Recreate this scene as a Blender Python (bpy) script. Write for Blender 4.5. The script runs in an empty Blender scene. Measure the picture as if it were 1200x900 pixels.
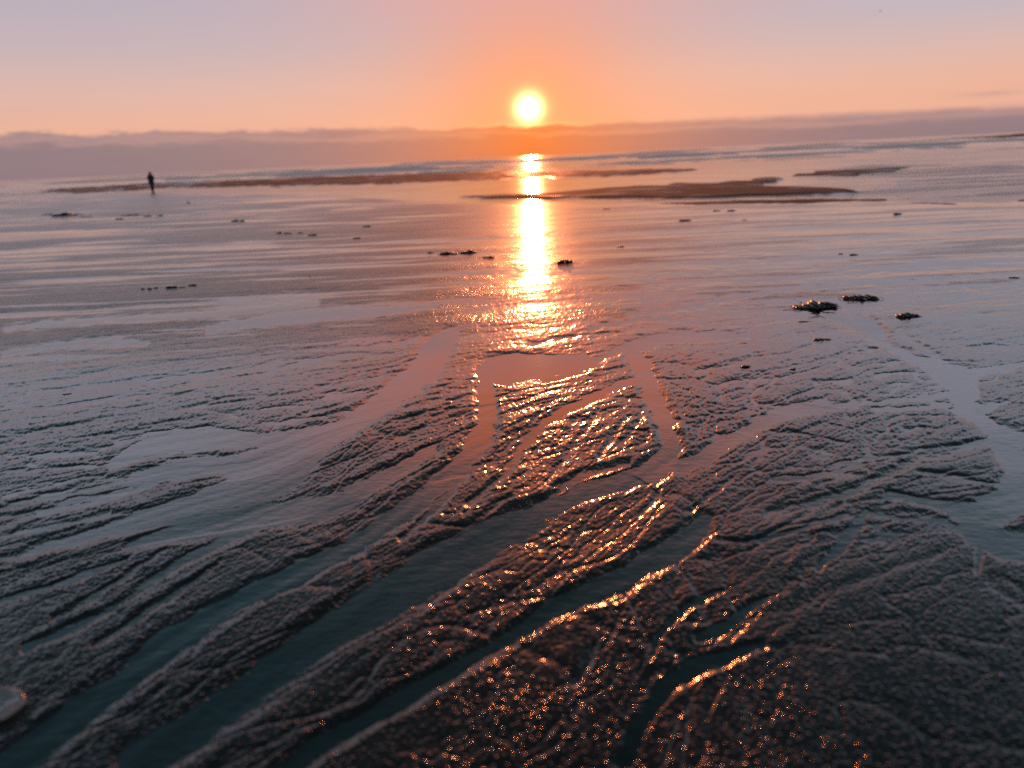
import bpy, bmesh, math, random
import numpy as np
from mathutils import Vector, Matrix

random.seed(7)
R = math.radians
sc = bpy.context.scene
col = sc.collection

# ------------------------------------------------------------------ camera --
W_PX, H_PX, F_PX = 1200.0, 900.0, 873.0       # photograph frame, focal length in its pixels
CAM_H = 1.5
PITCH = math.atan(266.5 / F_PX)
ROLL = math.atan(0.0475)
cp, sp_ = math.cos(PITCH), math.sin(PITCH)
FW = Vector((0, cp, -sp_))
U0 = Vector((0, sp_, cp))
X0 = Vector((1, 0, 0))
RT = X0 * math.cos(ROLL) - U0 * math.sin(ROLL)
UP = X0 * math.sin(ROLL) + U0 * math.cos(ROLL)

cam = bpy.data.cameras.new('camera')
cam_o = bpy.data.objects.new('camera', cam)
col.objects.link(cam_o)
m = Matrix((RT, UP, -FW)).transposed().to_4x4()
m.translation = Vector((0, 0, CAM_H))
cam_o.matrix_world = m
cam.sensor_fit = 'HORIZONTAL'
cam.sensor_width = 36.0
cam.lens = 36.0 * F_PX / W_PX
cam.clip_start = 0.05
cam.clip_end = 30000
cam.dof.use_dof = True
cam.dof.focus_distance = 5.2
cam.dof.aperture_fstop = 1.05
cam.dof.aperture_blades = 0
sc.camera = cam_o


def ray(px, py):
    return (FW * F_PX + RT * (px - 600) + UP * (450 - py)).normalized()


def ground_pt(px, py, z=0.0):
    d = ray(px, py)
    t = (z - CAM_H) / d.z
    return Vector((d.x * t, d.y * t, z))


def at_dist(px, py, dist):
    d = ray(px, py)
    return Vector((0, 0, CAM_H)) + d * (dist / d.y)


SUN = ray(620, 127)
SUN_EL = math.asin(SUN.z)
SUN_AZ = math.atan2(SUN.x, SUN.y)

# ----------------------------------------------------------------- helpers --


def tag(o, label=None, cat=None, group=None, kind=None):
    if label: o['label'] = label
    if cat: o['category'] = cat
    if group: o['group'] = group
    if kind: o['kind'] = kind
    return o


def link_mesh(name, me, mat=None, parent=None):
    o = bpy.data.objects.new(name, me)
    col.objects.link(o)
    if mat: me.materials.append(mat)
    if parent: o.parent = parent
    return o


class NT:
    """small node builder"""
    def __init__(s, tree):
        s.t = tree
        tree.nodes.clear()

    def n(s, typ, **kw):
        nd = s.t.nodes.new(typ)
        for k, v in kw.items():
            setattr(nd, k, v)
        return nd

    def put(s, sock, v):
        if isinstance(v, bpy.types.NodeSocket):
            s.t.links.new(v, sock)
        elif v is not None:
            sock.default_value = v

    def m(s, op, a, b=None, c=None, clamp=False):
        nd = s.n('ShaderNodeMath', operation=op)
        nd.use_clamp = clamp
        for i, v in enumerate((a, b, c)):
            if v is not None: s.put(nd.inputs[i], v)
        return nd.outputs[0]

    def vm(s, op, a, b=None):
        nd = s.n('ShaderNodeVectorMath', operation=op)
        s.put(nd.inputs[0], a)
        if b is not None: s.put(nd.inputs[1], b)
        return nd.outputs['Value'] if op in ('DOT_PRODUCT', 'LENGTH') else nd.outputs[0]

    def mix(s, f, a, b, blend='MIX'):
        nd = s.n('ShaderNodeMix', data_type='RGBA', blend_type=blend)
        s.put(nd.inputs['Factor'], f)
        s.put(nd.inputs['A'], a) if False else s.put(nd.inputs[6], a)
        s.put(nd.inputs[7], b)
        return nd.outputs[2]

    def smooth(s, x, lo, hi):
        nd = s.n('ShaderNodeMapRange', interpolation_type='SMOOTHSTEP')
        s.put(nd.inputs['Value'], x)
        s.put(nd.inputs['From Min'], lo); s.put(nd.inputs['From Max'], hi)
        return nd.outputs[0]

    def lin(s, x, lo, hi, a=0.0, b=1.0):
        nd = s.n('ShaderNodeMapRange')
        s.put(nd.inputs['Value'], x)
        s.put(nd.inputs['From Min'], lo); s.put(nd.inputs['From Max'], hi)
        s.put(nd.inputs['To Min'], a); s.put(nd.inputs['To Max'], b)
        return nd.outputs[0]

    def ramp(s, x, stops, interp='LINEAR'):
        nd = s.n('ShaderNodeValToRGB')
        cr = nd.color_ramp
        cr.interpolation = interp
        while len(cr.elements) < len(stops): cr.elements.new(0.5)
        for e, (p, c) in zip(cr.elements, stops):
            e.position = p
            e.color = (*c, 1)
        s.put(nd.inputs[0], x)
        return nd.outputs[0]

    def noise(s, vec, scale, detail=2, rough=0.5, dim='3D'):
        nd = s.n('ShaderNodeTexNoise', noise_dimensions=dim)
        s.put(nd.inputs['Vector'], vec)
        s.put(nd.inputs['Scale'], scale)
        s.put(nd.inputs['Detail'], detail)
        s.put(nd.inputs['Roughness'], rough)
        return nd.outputs[0]

    def comb(s, x, y, z):
        nd = s.n('ShaderNodeCombineXYZ')
        s.put(nd.inputs[0], x); s.put(nd.inputs[1], y); s.put(nd.inputs[2], z)
        return nd.outputs[0]

    def sep(s, v):
        nd = s.n('ShaderNodeSeparateXYZ')
        s.put(nd.inputs[0], v)
        return nd.outputs

    def attr(s, name):
        nd = s.n('ShaderNodeAttribute', attribute_name=name)
        return nd.outputs['Fac']

    def bump(s, h, strength, dist, normal=None):
        nd = s.n('ShaderNodeBump')
        s.put(nd.inputs['Height'], h)
        s.put(nd.inputs['Strength'], strength)
        s.put(nd.inputs['Distance'], dist)
        if normal is not None: s.put(nd.inputs['Normal'], normal)
        return nd.outputs[0]


def new_mat(name):
    mt = bpy.data.materials.new(name)
    mt.use_nodes = True
    nt = NT(mt.node_tree)
    out = nt.n('ShaderNodeOutputMaterial')
    bs = nt.n('ShaderNodeBsdfPrincipled')
    nt.t.links.new(bs.outputs[0], out.inputs[0])
    return mt, nt, bs


def srgb(r, g, b):
    f = lambda c: ((c / 255 + 0.055) / 1.055) ** 2.4 if c > 10 else c / 255 / 12.92
    return (f(r), f(g), f(b))


def c4(c): return (*c, 1.0)


# ------------------------------------------------------------------- world --
world = bpy.data.worlds.new('World')
sc.world = world
world.use_nodes = True
nt = NT(world.node_tree)
wout = nt.n('ShaderNodeOutputWorld')
bg = nt.n('ShaderNodeBackground')
nt.t.links.new(bg.outputs[0], wout.inputs[0])
dirv = nt.vm('NORMALIZE', nt.n('ShaderNodeTexCoord').outputs['Generated'])
dx, dy, dz = nt.sep(dirv)
DEG = 57.29578
el = nt.m('MULTIPLY', nt.m('ARCSINE', dz), DEG)
az = nt.m('MULTIPLY', nt.m('ARCTAN2', dx, dy), DEG)
cosang = nt.vm('DOT_PRODUCT', dirv, tuple(SUN))
theta = nt.m('MULTIPLY', nt.m('ARCCOSINE', nt.m('MINIMUM', cosang, 0.9999999)), DEG)
az_off = nt.m('ABSOLUTE', nt.m('SUBTRACT', az, math.degrees(SUN_AZ)))

SKY_STOPS = [
    (0.0, srgb(242, 178, 154)), (3.0, srgb(241, 183, 160)), (5.0, srgb(229, 187, 176)),
    (7.5, srgb(206, 184, 188)), (12.0, srgb(182, 178, 196)), (15.5, (0.80, 0.74, 0.92)), (20.0, (0.66, 0.68, 0.82)),
    (27.0, (0.20, 0.28, 0.33)), (34.0, (0.055, 0.11, 0.13)), (46.0, (0.018, 0.036, 0.042)), (90.0, (0.012, 0.024, 0.028))]  # above the view: bright band and dark overhead shaped for the ground reflections
sky = nt.ramp(nt.m('DIVIDE', el, 90.0), [(p / 90.0, c) for p, c in SKY_STOPS])
# thin high cloud, hardly visible
wisps = nt.noise(nt.comb(nt.m('MULTIPLY', az, 0.05), nt.m('MULTIPLY', el, 0.28), 3.1), 1.0, 3, 0.55)
sky = nt.mix(nt.m('MULTIPLY', nt.smooth(wisps, 0.48, 0.75), 0.13), sky, c4(srgb(205, 165, 168)))
# cooler towards both sides; unseen upper part tinted blue to colour the wet sheen
cool = nt.m('ADD', nt.m('MULTIPLY', nt.smooth(az, 10.0, 34.0), nt.smooth(el, 4.0, 12.0)), nt.m('MULTIPLY', nt.smooth(az, -5.0, -24.0), nt.smooth(el, 10.5, 15.0)))
sky = nt.mix(nt.m('MULTIPLY', cool, 0.6), sky, nt.ramp(nt.m('DIVIDE', el, 90.0), [(0.0, srgb(192, 198, 216)), (0.135, srgb(188, 196, 218)), (0.175, (0.84, 0.90, 1.10)), (0.25, (0.58, 0.70, 0.84)), (0.32, (0.13, 0.31, 0.38)), (0.42, (0.05, 0.11, 0.14)), (1.0, (0.015, 0.03, 0.036))]))
# unseen orange patch added above the sun to warm the ground reflections
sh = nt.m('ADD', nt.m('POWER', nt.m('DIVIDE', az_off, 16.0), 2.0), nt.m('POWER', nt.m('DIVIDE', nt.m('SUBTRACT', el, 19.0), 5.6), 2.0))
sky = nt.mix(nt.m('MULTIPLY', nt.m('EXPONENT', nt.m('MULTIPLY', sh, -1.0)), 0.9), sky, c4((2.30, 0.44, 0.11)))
# forward scattered orange round the sun
aur = nt.m('EXPONENT', nt.m('MULTIPLY', nt.m('POWER', nt.m('DIVIDE', theta, 8.2), 1.4), -1.0))
sky = nt.mix(nt.m('MULTIPLY', aur, 0.95), sky, c4(srgb(248, 142, 98)))
# marine cloud bank lying on the horizon
cvec = nt.comb(nt.m('MULTIPLY', az, 0.42), nt.m('MULTIPLY', el, 1.5), 1.7)
cn = nt.noise(cvec, 1.0, 7, 0.66)
cn2 = nt.noise(nt.comb(nt.m('MULTIPLY', az, 0.11), nt.m('MULTIPLY', el, 1.1), 8.0), 1.0, 3, 0.5)
top = nt.m('ADD', nt.m('MULTIPLY', az, -0.0165), 2.28)
top = nt.m('ADD', top, nt.m('MULTIPLY', nt.m('SUBTRACT', cn, 0.5), nt.lin(az, -32.0, 20.0, 1.5, 0.55)))
edge = nt.m('SUBTRACT', top, el)
bank = nt.smooth(edge, -0.10, nt.lin(az, -30.0, 30.0, 0.30, 0.55))
warm = nt.m('EXPONENT', nt.m('MULTIPLY', nt.m('POWER', nt.m('DIVIDE', az_off, 9.0), 1.25), -1.0))
bank_far = nt.mix(nt.smooth(edge, 0.05, 1.3), c4(srgb(168, 140, 144)), c4(srgb(136, 122, 134)))
bank_far = nt.mix(nt.m('MULTIPLY', nt.smooth(nt.noise(nt.comb(nt.m('MULTIPLY', az, 0.22), nt.m('MULTIPLY', el, 2.6), 4.4), 1.0, 6, 0.62), 0.42, 0.68), 0.35), bank_far, c4(srgb(128, 110, 122)))
# a paler layer inside the bank
layer = nt.smooth(nt.m('ABSOLUTE', nt.m('SUBTRACT', edge, nt.m('MULTIPLY', cn2, 1.3))), 0.32, 0.02)
bank_far = nt.mix(nt.m('MULTIPLY', layer, 0.45), bank_far, c4(srgb(196, 152, 150)))
bank_col = nt.mix(warm, bank_far, nt.mix(layer, c4(srgb(208, 84, 50)), c4(srgb(230, 112, 68))))
sky = nt.mix(nt.m('MULTIPLY', bank, 0.93), sky, bank_col)
# the bank's crest catches the light near the sun
crest_l = nt.m('MULTIPLY', nt.smooth(edge, -0.05, 0.10), nt.smooth(edge, 0.34, 0.10))
crest_l = nt.m('MULTIPLY', crest_l, nt.m('EXPONENT', nt.m('DIVIDE', az_off, -3.2)))
sky = nt.mix(nt.m('MULTIPLY', crest_l, 0.85), sky, c4((1.5, 0.72, 0.24)))
# small streak of cloud over the bank on the right
s1 = nt.m('POWER', nt.m('DIVIDE', nt.m('SUBTRACT', az, 32.0), 1.8), 2.0)
s2 = nt.m('POWER', nt.m('DIVIDE', nt.m('SUBTRACT', el, 2.35), 0.16), 2.0)
streak = nt.m('EXPONENT', nt.m('MULTIPLY', nt.m('ADD', s1, s2), -1.0))
sky = nt.mix(nt.m('MULTIPLY', streak, 0.6), sky, c4(srgb(205, 160, 150)))
# hazy sun disc; the bank hides its lower edge
disc = nt.m('MULTIPLY', nt.m('EXPONENT', nt.m('MULTIPLY', nt.m('POWER', nt.m('DIVIDE', theta, 0.66), 1.65), -1.0)), 11.0)
halo = nt.m('MULTIPLY', nt.m('EXPONENT', nt.m('DIVIDE', theta, -1.5)), 0.55)
cover = nt.m('SUBTRACT', 1.0, nt.m('MULTIPLY', nt.smooth(edge, -0.1, 0.45), 0.985))
glow = nt.m('MULTIPLY', disc, cover)
hcol = nt.vm('SCALE', (1.0, 0.42, 0.15))
nt.put(hcol.node.inputs['Scale'], nt.m('MULTIPLY', halo, nt.m('ADD', nt.m('MULTIPLY', cover, 0.6), 0.4)))
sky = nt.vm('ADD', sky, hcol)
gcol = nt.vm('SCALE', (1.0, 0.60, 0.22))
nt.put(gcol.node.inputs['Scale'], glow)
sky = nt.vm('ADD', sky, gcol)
# physical sky underneath
ns = nt.n('ShaderNodeTexSky', sky_type='NISHITA')
ns.sun_disc = False
ns.sun_elevation = SUN_EL
ns.sun_rotation = SUN_AZ
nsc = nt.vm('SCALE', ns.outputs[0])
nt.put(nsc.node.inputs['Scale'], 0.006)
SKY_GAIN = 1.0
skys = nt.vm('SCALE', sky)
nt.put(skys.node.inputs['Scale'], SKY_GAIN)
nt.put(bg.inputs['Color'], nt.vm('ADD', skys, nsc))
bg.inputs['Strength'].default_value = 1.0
try:
    world.cycles.sampling_method = 'MANUAL'
    world.cycles.sample_map_resolution = 2048
except Exception:
    pass

sun = bpy.data.lights.new('sun', 'SUN')
sun.energy = 2.2
sun.angle = R(0.55)
sun.color = (1.0, 0.25, 0.08)
sun_o = bpy.data.objects.new('sun', sun)
col.objects.link(sun_o)
LAMP = Vector((SUN.x, SUN.y, math.tan(SUN_EL + R(1.0)) * math.hypot(SUN.x, SUN.y))).normalized()   # upper limb, clear of the bank
sun_o.rotation_euler = (-LAMP).to_track_quat('-Z', 'Y').to_euler()

# --------------------------------------------------------------- numpy kit --


def smooth01(x, a, b):
    t = np.clip((x - a) / (b - a), 0, 1)
    return t * t * (3 - 2 * t)


def _hash(ix, iy, seed):
    h = (ix.astype(np.uint32) * np.uint32(374761393) + iy.astype(np.uint32) * np.uint32(668265263)
         + np.uint32(seed * 2246822519 & 0xffffffff))
    h = (h ^ (h >> np.uint32(13))) * np.uint32(1274126177)
    h = h ^ (h >> np.uint32(16))
    return h


def perlin(x, y, seed=0):
    x = x.astype(np.float32); y = y.astype(np.float32)
    ix = np.floor(x).astype(np.int64); iy = np.floor(y).astype(np.int64)
    fx = (x - ix).astype(np.float32); fy = (y - iy).astype(np.float32)
    ux = fx * fx * fx * (fx * (fx * 6 - 15) + 10)
    uy = fy * fy * fy * (fy * (fy * 6 - 15) + 10)

    def g(dx, dy):
        a = _hash(ix + dx, iy + dy, seed).astype(np.float32) * np.float32(2 * math.pi / 4294967296.0)
        return np.cos(a) * (fx - dx) + np.sin(a) * (fy - dy)
    a = g(0, 0); b = g(1, 0); c = g(0, 1); d = g(1, 1)
    ab = a + (b - a) * ux
    cd = c + (d - c) * ux
    return (ab + (cd - ab) * uy) * np.float32(1.9)


# ------------------------------------------------- sand grid round the lens --
# rows are spaced by perspective so that near sand gets fine facets
B_H = F_PX * math.tan(PITCH)
v_rows = np.concatenate([np.arange(11.0, 60.0, 0.5), np.arange(60.0, 770.0, 1.0), np.arange(770.0, 1010.0, 6.0)])
u_in = np.arange(-690.0, 690.5, 1.0)
u_out = np.concatenate([np.arange(691.6, 1300.0, 1.6), 1300.0 + np.cumsum(np.linspace(3, 90, 50))])
u_cols = np.concatenate([-u_out[::-1], u_in, u_out])
NR, NC = len(v_rows), len(u_cols)


def uv_to_world(u, v):
    b = B_H - v
    t = CAM_H / (F_PX * sp_ - b * cp)
    return u * t, t * (F_PX * cp + b * sp_)


def world_to_uv(X, Y):
    # depth along the optical axis of a point on z = 0
    dep = Y * cp + CAM_H * sp_
    return F_PX * X / dep, B_H - F_PX * (Y * sp_ - CAM_H * cp) / dep


def uv_to_px(u, v):
    b = B_H - v
    c, s = math.cos(ROLL), math.sin(ROLL)
    return 600 + u * c - b * s * 1.0, 450 - (u * s + b * c)


def px_to_uv(px, py):
    c, s = math.cos(ROLL), math.sin(ROLL)
    x = px - 600; y = 450 - py
    return x * c + y * s, B_H - (-x * s + y * c)


UU, VV = np.meshgrid(u_cols, v_rows)
XX, YY = uv_to_world(UU, VV)
PX, PY = uv_to_px(UU, VV)
XX = XX.astype(np.float32); YY = YY.astype(np.float32)
PX = PX.astype(np.float32); PY = PY.astype(np.float32)
_ri = np.arange(NR, dtype=np.float64); _ci = np.arange(NC, dtype=np.float64)


def sample(A, X, Y):
    u, v = world_to_uv(X, np.maximum(Y, 0.2))
    r = np.interp(v, v_rows, _ri); c = np.interp(u, u_cols, _ci)
    r0 = np.clip(r.astype(np.int32), 0, NR - 2); c0 = np.clip(c.astype(np.int32), 0, NC - 2)
    fr = (r - r0).astype(np.float32); fc = (c - c0).astype(np.float32)
    a = A[r0, c0]; b = A[r0, c0 + 1]; cc = A[r0 + 1, c0]; d = A[r0 + 1, c0 + 1]
    return (a * (1 - fc) + b * fc) * (1 - fr) + (cc * (1 - fc) + d * fc) * fr


# Rills, pools and grooves, traced where they lie on the beach (photo pixel, half width)
CHANNELS = [
    [(540, 385, 4), (520, 397, 11), (508, 415, 15), (497, 432, 13), (480, 449, 12), (445, 475, 11), (416, 493, 11), (381, 513, 12), (352, 537, 15), (320, 560, 18), (250, 585, 15), (150, 615, 8), (60, 640, 5), (0, 655, 4)],
    [(125, 548, 4), (150, 533, 8), (190, 520, 10), (240, 513, 9), (300, 517, 7), (350, 510, 7), (400, 497, 6)],
    [(150, 560, 5), (220, 545, 9), (300, 542, 10), (370, 525, 9)],
    [(514, 525, 5), (462, 553, 8), (427, 570, 9), (395, 590, 10), (340, 600, 13), (280, 608, 12), (220, 620, 9), (150, 640, 5)],
    [(566, 445, 6), (569, 460, 9), (571, 480, 9), (570, 500, 11), (562, 517, 12), (548, 535, 10), (530, 555, 10), (500, 580, 10), (465, 605, 10), (430, 630, 9), (380, 655, 9), (330, 678, 9), (289, 698, 10), (246, 724, 12), (202, 750, 14), (159, 788, 15), (100, 830, 15), (43, 877, 15), (0, 905, 15)],
    [(900, 391, 4), (860, 394, 5), (800, 392, 6), (760, 398, 6), (735, 408, 7), (750, 425, 9), (760, 447, 10), (768, 470, 9), (778, 490, 10), (785, 510, 10), (786, 530, 12), (770, 550, 11), (735, 562, 9), (690, 572, 9), (655, 590, 10), (620, 606, 12), (580, 622, 16), (545, 645, 19), (510, 665, 20), (470, 690, 20), (430, 712, 20), (390, 738, 18), (340, 772, 17), (290, 812, 18), (230, 852, 20), (160, 895, 20)],
    [(690, 415, 4), (640, 428, 10), (600, 432, 14), (570, 436, 10)],
    [(735, 405, 4), (715, 415, 4), (690, 426, 7), (640, 438, 7)],
    [(755, 440, 5), (720, 455, 5), (690, 467, 5), (660, 483, 6), (635, 498, 6), (615, 518, 6), (600, 545, 4), (575, 570, 4), (550, 590, 4)],
    [(835, 597, 7), (815, 622, 13), (790, 642, 10), (750, 665, 13), (715, 685, 14), (680, 697, 11), (645, 715, 9), (610, 738, 9), (575, 760, 9), (545, 778, 9), (510, 797, 10), (470, 818, 10), (420, 848, 11), (370, 878, 11), (330, 905, 11)],
    [(776, 570, 2), (765, 588, 3), (748, 604, 1.5)],
    [(1010, 474, 4), (960, 476, 6), (920, 482, 7), (900, 491, 7), (880, 503, 7), (850, 517, 7), (830, 530, 8), (800, 545, 9)],
    [(900, 700, 4), (870, 715, 6), (850, 735, 5), (820, 745, 5)],
    [(900, 755, 5), (865, 765, 7), (830, 776, 8), (790, 792, 8), (770, 820, 7), (745, 855, 8), (730, 890, 8)],
    [(700, 755, 3), (690, 775, 5), (672, 800, 4)],
    [(985, 372, 3), (1007, 389, 4), (1044, 406, 5), (1079, 423, 6), (1108, 437, 9), (1131, 447, 12), (1130, 462, 13), (1131, 476, 9), (1150, 495, 8), (1172, 508, 9), (1195, 515, 9)],
    [(1172, 508, 8), (1150, 520, 5), (1110, 530, 5), (1070, 538, 4), (1045, 555, 4), (1010, 570, 5), (970, 585, 4), (900, 600, 4)],
    [(1160, 515, 6), (1188, 535, 13), (1200, 560, 18), (1182, 590, 16), (1150, 603, 15), (1125, 598, 7), (1080, 585, 4), (1040, 580, 4)],
    [(1130, 605, 8), (1142, 622, 10), (1160, 634, 12), (1200, 640, 13)],
    [(1148, 640, 4), (1146, 670, 3)],
    [(1131, 440, 6), (1160, 432, 4), (1200, 427, 4)],
    [(1050, 385, 2), (1090, 412, 3), (1125, 437, 4)],
    [(1180, 470, 3), (1160, 480, 4), (1140, 470, 4)],
    [(1016, 595, 3), (1008, 612, 5), (985, 640, 4), (960, 665, 4)],
    [(0, 386, 4), (100, 375, 4), (200, 371, 4), (300, 362, 5), (370, 354, 4)],
    [(240, 386, 5), (280, 379, 6), (330, 372, 8), (390, 366, 8), (450, 365, 6), (510, 357, 3)],
    [(735, 368, 4), (780, 362, 4), (825, 355, 4), (880, 345, 3), (960, 335, 3), (1100, 328, 3), (1200, 322, 3)],
    [(930, 350, 3), (960, 364, 4), (985, 375, 7), (1020, 382, 9), (1035, 392, 6)],
    [(690, 385, 3), (740, 375, 4), (780, 372, 3), (830, 380, 4)],
    [(0, 415, 3), (60, 405, 4), (120, 400, 5), (170, 402, 3)],
    [(300, 615, 5), (250, 640, 6), (200, 665, 5), (150, 700, 4), (90, 735, 5), (30, 760, 5)],
    [(440, 625, 4), (400, 645, 5), (350, 660, 5)],
    [(262, 655, 2), (245, 668, 3), (225, 682, 4), (185, 708, 4), (150, 732, 4), (110, 755, 3)],
    [(642, 470, 2), (628, 490, 3), (612, 515, 3), (600, 540, 3), (588, 570, 3)], [(702, 478, 2), (690, 500, 3), (672, 522, 3), (655, 548, 3), (640, 565, 2)],
    [(735, 486, 2), (724, 500, 3), (714, 520, 3), (700, 535, 2)], [(752, 482, 2), (742, 505, 3), (728, 522, 3)],
    [(740, 543, 4), (700, 551, 5), (662, 569, 6), (640, 588, 5)], [(420, 645, 3), (385, 662, 4), (345, 685, 4), (310, 703, 3)],
    [(545, 560, 3), (520, 585, 4), (500, 605, 4), (470, 630, 3)], [(600, 580, 3), (570, 600, 4), (545, 620, 3)],
    [(130, 600, 3), (80, 612, 4), (20, 622, 4)], [(180, 570, 2), (120, 585, 3), (60, 598, 3), (0, 606, 3)],
    [(150, 655, 2), (90, 678, 3), (40, 695, 3), (0, 706, 3)], [(200, 640, 2), (150, 672, 3), (110, 700, 4), (60, 725, 3)],
    [(860, 560, 2), (830, 580, 3), (810, 600, 3)], [(1000, 545, 2), (960, 556, 3), (920, 562, 3)], [(850, 690, 2), (825, 700, 4), (800, 715, 4), (775, 740, 4), (760, 770, 3)],
    
]
# thin dark steps in the sand (pixel, half width)
GROOVES = [
    [(0, 510), (58, 504), (92, 497), (136, 488)], [(55, 480), (101, 472), (150, 464), (254, 461)],
    [(162, 448), (220, 439), (251, 436)], [(0, 457), (58, 448), (139, 432)], [(199, 481), (266, 472), (300, 468)],
    [(130, 520), (176, 506), (231, 502), (300, 506)], [(0, 582), (72, 565), (127, 555)],
    [(0, 594), (58, 582), (121, 568), (179, 565), (260, 545)], [(40, 600), (110, 580), (180, 570)],
    [(0, 628), (95, 611), (173, 594), (240, 594)], [(72, 402), (116, 394), (159, 389)], [(200, 387), (260, 383), (330, 377)],
    [(0, 553), (60, 548), (116, 545)], [(0, 533), (118, 532)], [(300, 481), (358, 471), (439, 457)],
    [(300, 440), (314, 435), (369, 420), (416, 413), (479, 416)], [(343, 410), (416, 405), (482, 400)],
    [(300, 498), (372, 490), (410, 478)], [(456, 516), (502, 498), (557, 480)], [(462, 481), (508, 472), (560, 464)],
    [(456, 549), (485, 532), (520, 516)], [(366, 587), (416, 574), (450, 554)], [(543, 420), (600, 415), (660, 418), (695, 416)],
    [(958, 550), (1016, 536), (1073, 530), (1160, 513)], [(900, 561), (952, 555), (1016, 557)],
    [(949, 448), (1004, 446)], [(987, 429), (1056, 423)], [(1004, 472), (1079, 467), (1114, 461)], [(1016, 480), (1114, 474)],
    [(1070, 550), (1131, 562), (1175, 568)], [(1149, 403), (1183, 406)], [(811, 435), (860, 426), (895, 415)],
    [(835, 632), (880, 634), (930, 622), (1000, 600)], [(1060, 505), (1095, 500)], [(1020, 440), (1080, 435)],
    [(0, 705), (50, 690), (100, 672), (150, 655)], [(400, 640), (440, 612), (480, 590), (515, 572)],
    [(500, 600), (530, 575), (555, 545)], [(690, 395), (730, 388), (750, 382)], [(600, 405), (640, 400), (680, 392)],
    [(0, 372), (80, 366), (160, 360), (260, 352)], [(0, 345), (60, 338), (110, 330)], [(60, 304), (140, 296), (240, 284)],
    [(0, 294), (60, 290), (150, 288)], [(330, 340), (400, 341)], [(300, 307), (400, 305)], [(180, 318), (280, 318)],
    [(640, 345), (700, 340), (790, 332)], [(150, 266), (200, 263)], [(1000, 368), (1030, 376)], [(860, 300), (900, 305)],
]
# lines that only show which way the sand is combed
RIDGES = [
    [(345, 893, 5), (390, 868, 5), (440, 840, 5), (490, 815, 5), (528, 800, 5)], [(533, 793, 5), (600, 752, 5), (640, 726, 5), (675, 710, 5)],
    [(600, 628, 5), (633, 611, 6), (687, 589, 6), (735, 573, 5), (772, 566, 4)], [(744, 677, 5), (765, 660, 5), (800, 643, 4)],
    [(790, 822, 7), (830, 792, 7), (880, 765, 6), (945, 730, 5)], [(828, 634, 6), (880, 622, 8), (930, 612, 8), (980, 597, 7), (1012, 588, 5)],
    [(922, 664, 5), (945, 640, 6), (978, 608, 6)], [(672, 797, 5), (705, 755, 5), (738, 727, 4)],
    [(662, 745, 4), (690, 712, 5), (722, 708, 4)], [(470, 752, 4), (520, 700, 5), (568, 662, 5)], 
    [(636, 505, 5), (665, 484, 5), (712, 460, 5), (740, 450, 4)], [(300, 700, 4), (340, 675, 5), (400, 650, 4)], [(140, 730, 5), (190, 690, 5), (280, 645, 5)],
    [(850, 530, 4), (880, 510, 5), (925, 487, 5)], [(225, 612, 4), (200, 640, 5), (160, 672, 4)],
]
STREAKS = [
    [(0, 470), (150, 450), (300, 425)], [(0, 560), (120, 545)], [(0, 660), (120, 630), (240, 590)], [(0, 720), (110, 680), (200, 640)],
    [(0, 800), (150, 720), (280, 640)], [(60, 900), (200, 810), (330, 720), (430, 640)], [(200, 900), (350, 800), (480, 700)],
    [(430, 900), (480, 850), (520, 805)], [(560, 890), (600, 820), (660, 750)], [(640, 890), (680, 820), (735, 730)],
    [(720, 890), (760, 800), (800, 720)], [(800, 890), (860, 800), (960, 700)], [(640, 540), (680, 495), (735, 455)],
    [(690, 540), (720, 500), (745, 475)], [(560, 640), (620, 560), (660, 500)], [(440, 520), (500, 490), (560, 470)],
    [(880, 480), (960, 440), (1050, 420)], [(900, 540), (960, 510), (1050, 490)], [(840, 600), (900, 560), (960, 530)],
    [(940, 700), (1000, 640), (1060, 590)], [(1000, 720), (1050, 650), (1090, 600)], [(900, 800), (1000, 700), (1080, 620)],
    [(1050, 800), (1090, 740), (1120, 690)], [(1160, 900), (1170, 800), (1175, 720)], [(1160, 720), (1180, 690), (1200, 680)],
    [(0, 320), (300, 316)], [(0, 350), (300, 338)], [(300, 330), (560, 318)], [(300, 280), (560, 276)], [(0, 260), (300, 256)],
    [(620, 280), (900, 276)], [(900, 270), (1200, 266)], [(900, 310), (1200, 300)], [(620, 330), (760, 318)],
    [(1060, 360), (1200, 350)], [(1100, 400), (1200, 385)], [(1150, 460), (1200, 455)], [(560, 400), (660, 380), (740, 360)],
    [(840, 410), (920, 400)], [(380, 400), (480, 385), (560, 370)], [(300, 395), (400, 380)],
]


def seg_dist(line):
    """distance in photo pixels to a polyline, its half width and its running tangent, near the line only"""
    pts = np.array(line, dtype=np.float64)
    # smooth the traced line
    for _ in range(2):
        q = [pts[0]]
        for a, b in zip(pts[:-1], pts[1:]):
            q += [a * 0.75 + b * 0.25, a * 0.25 + b * 0.75]
        q.append(pts[-1])
        pts = np.array(q)
    return pts


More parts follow.
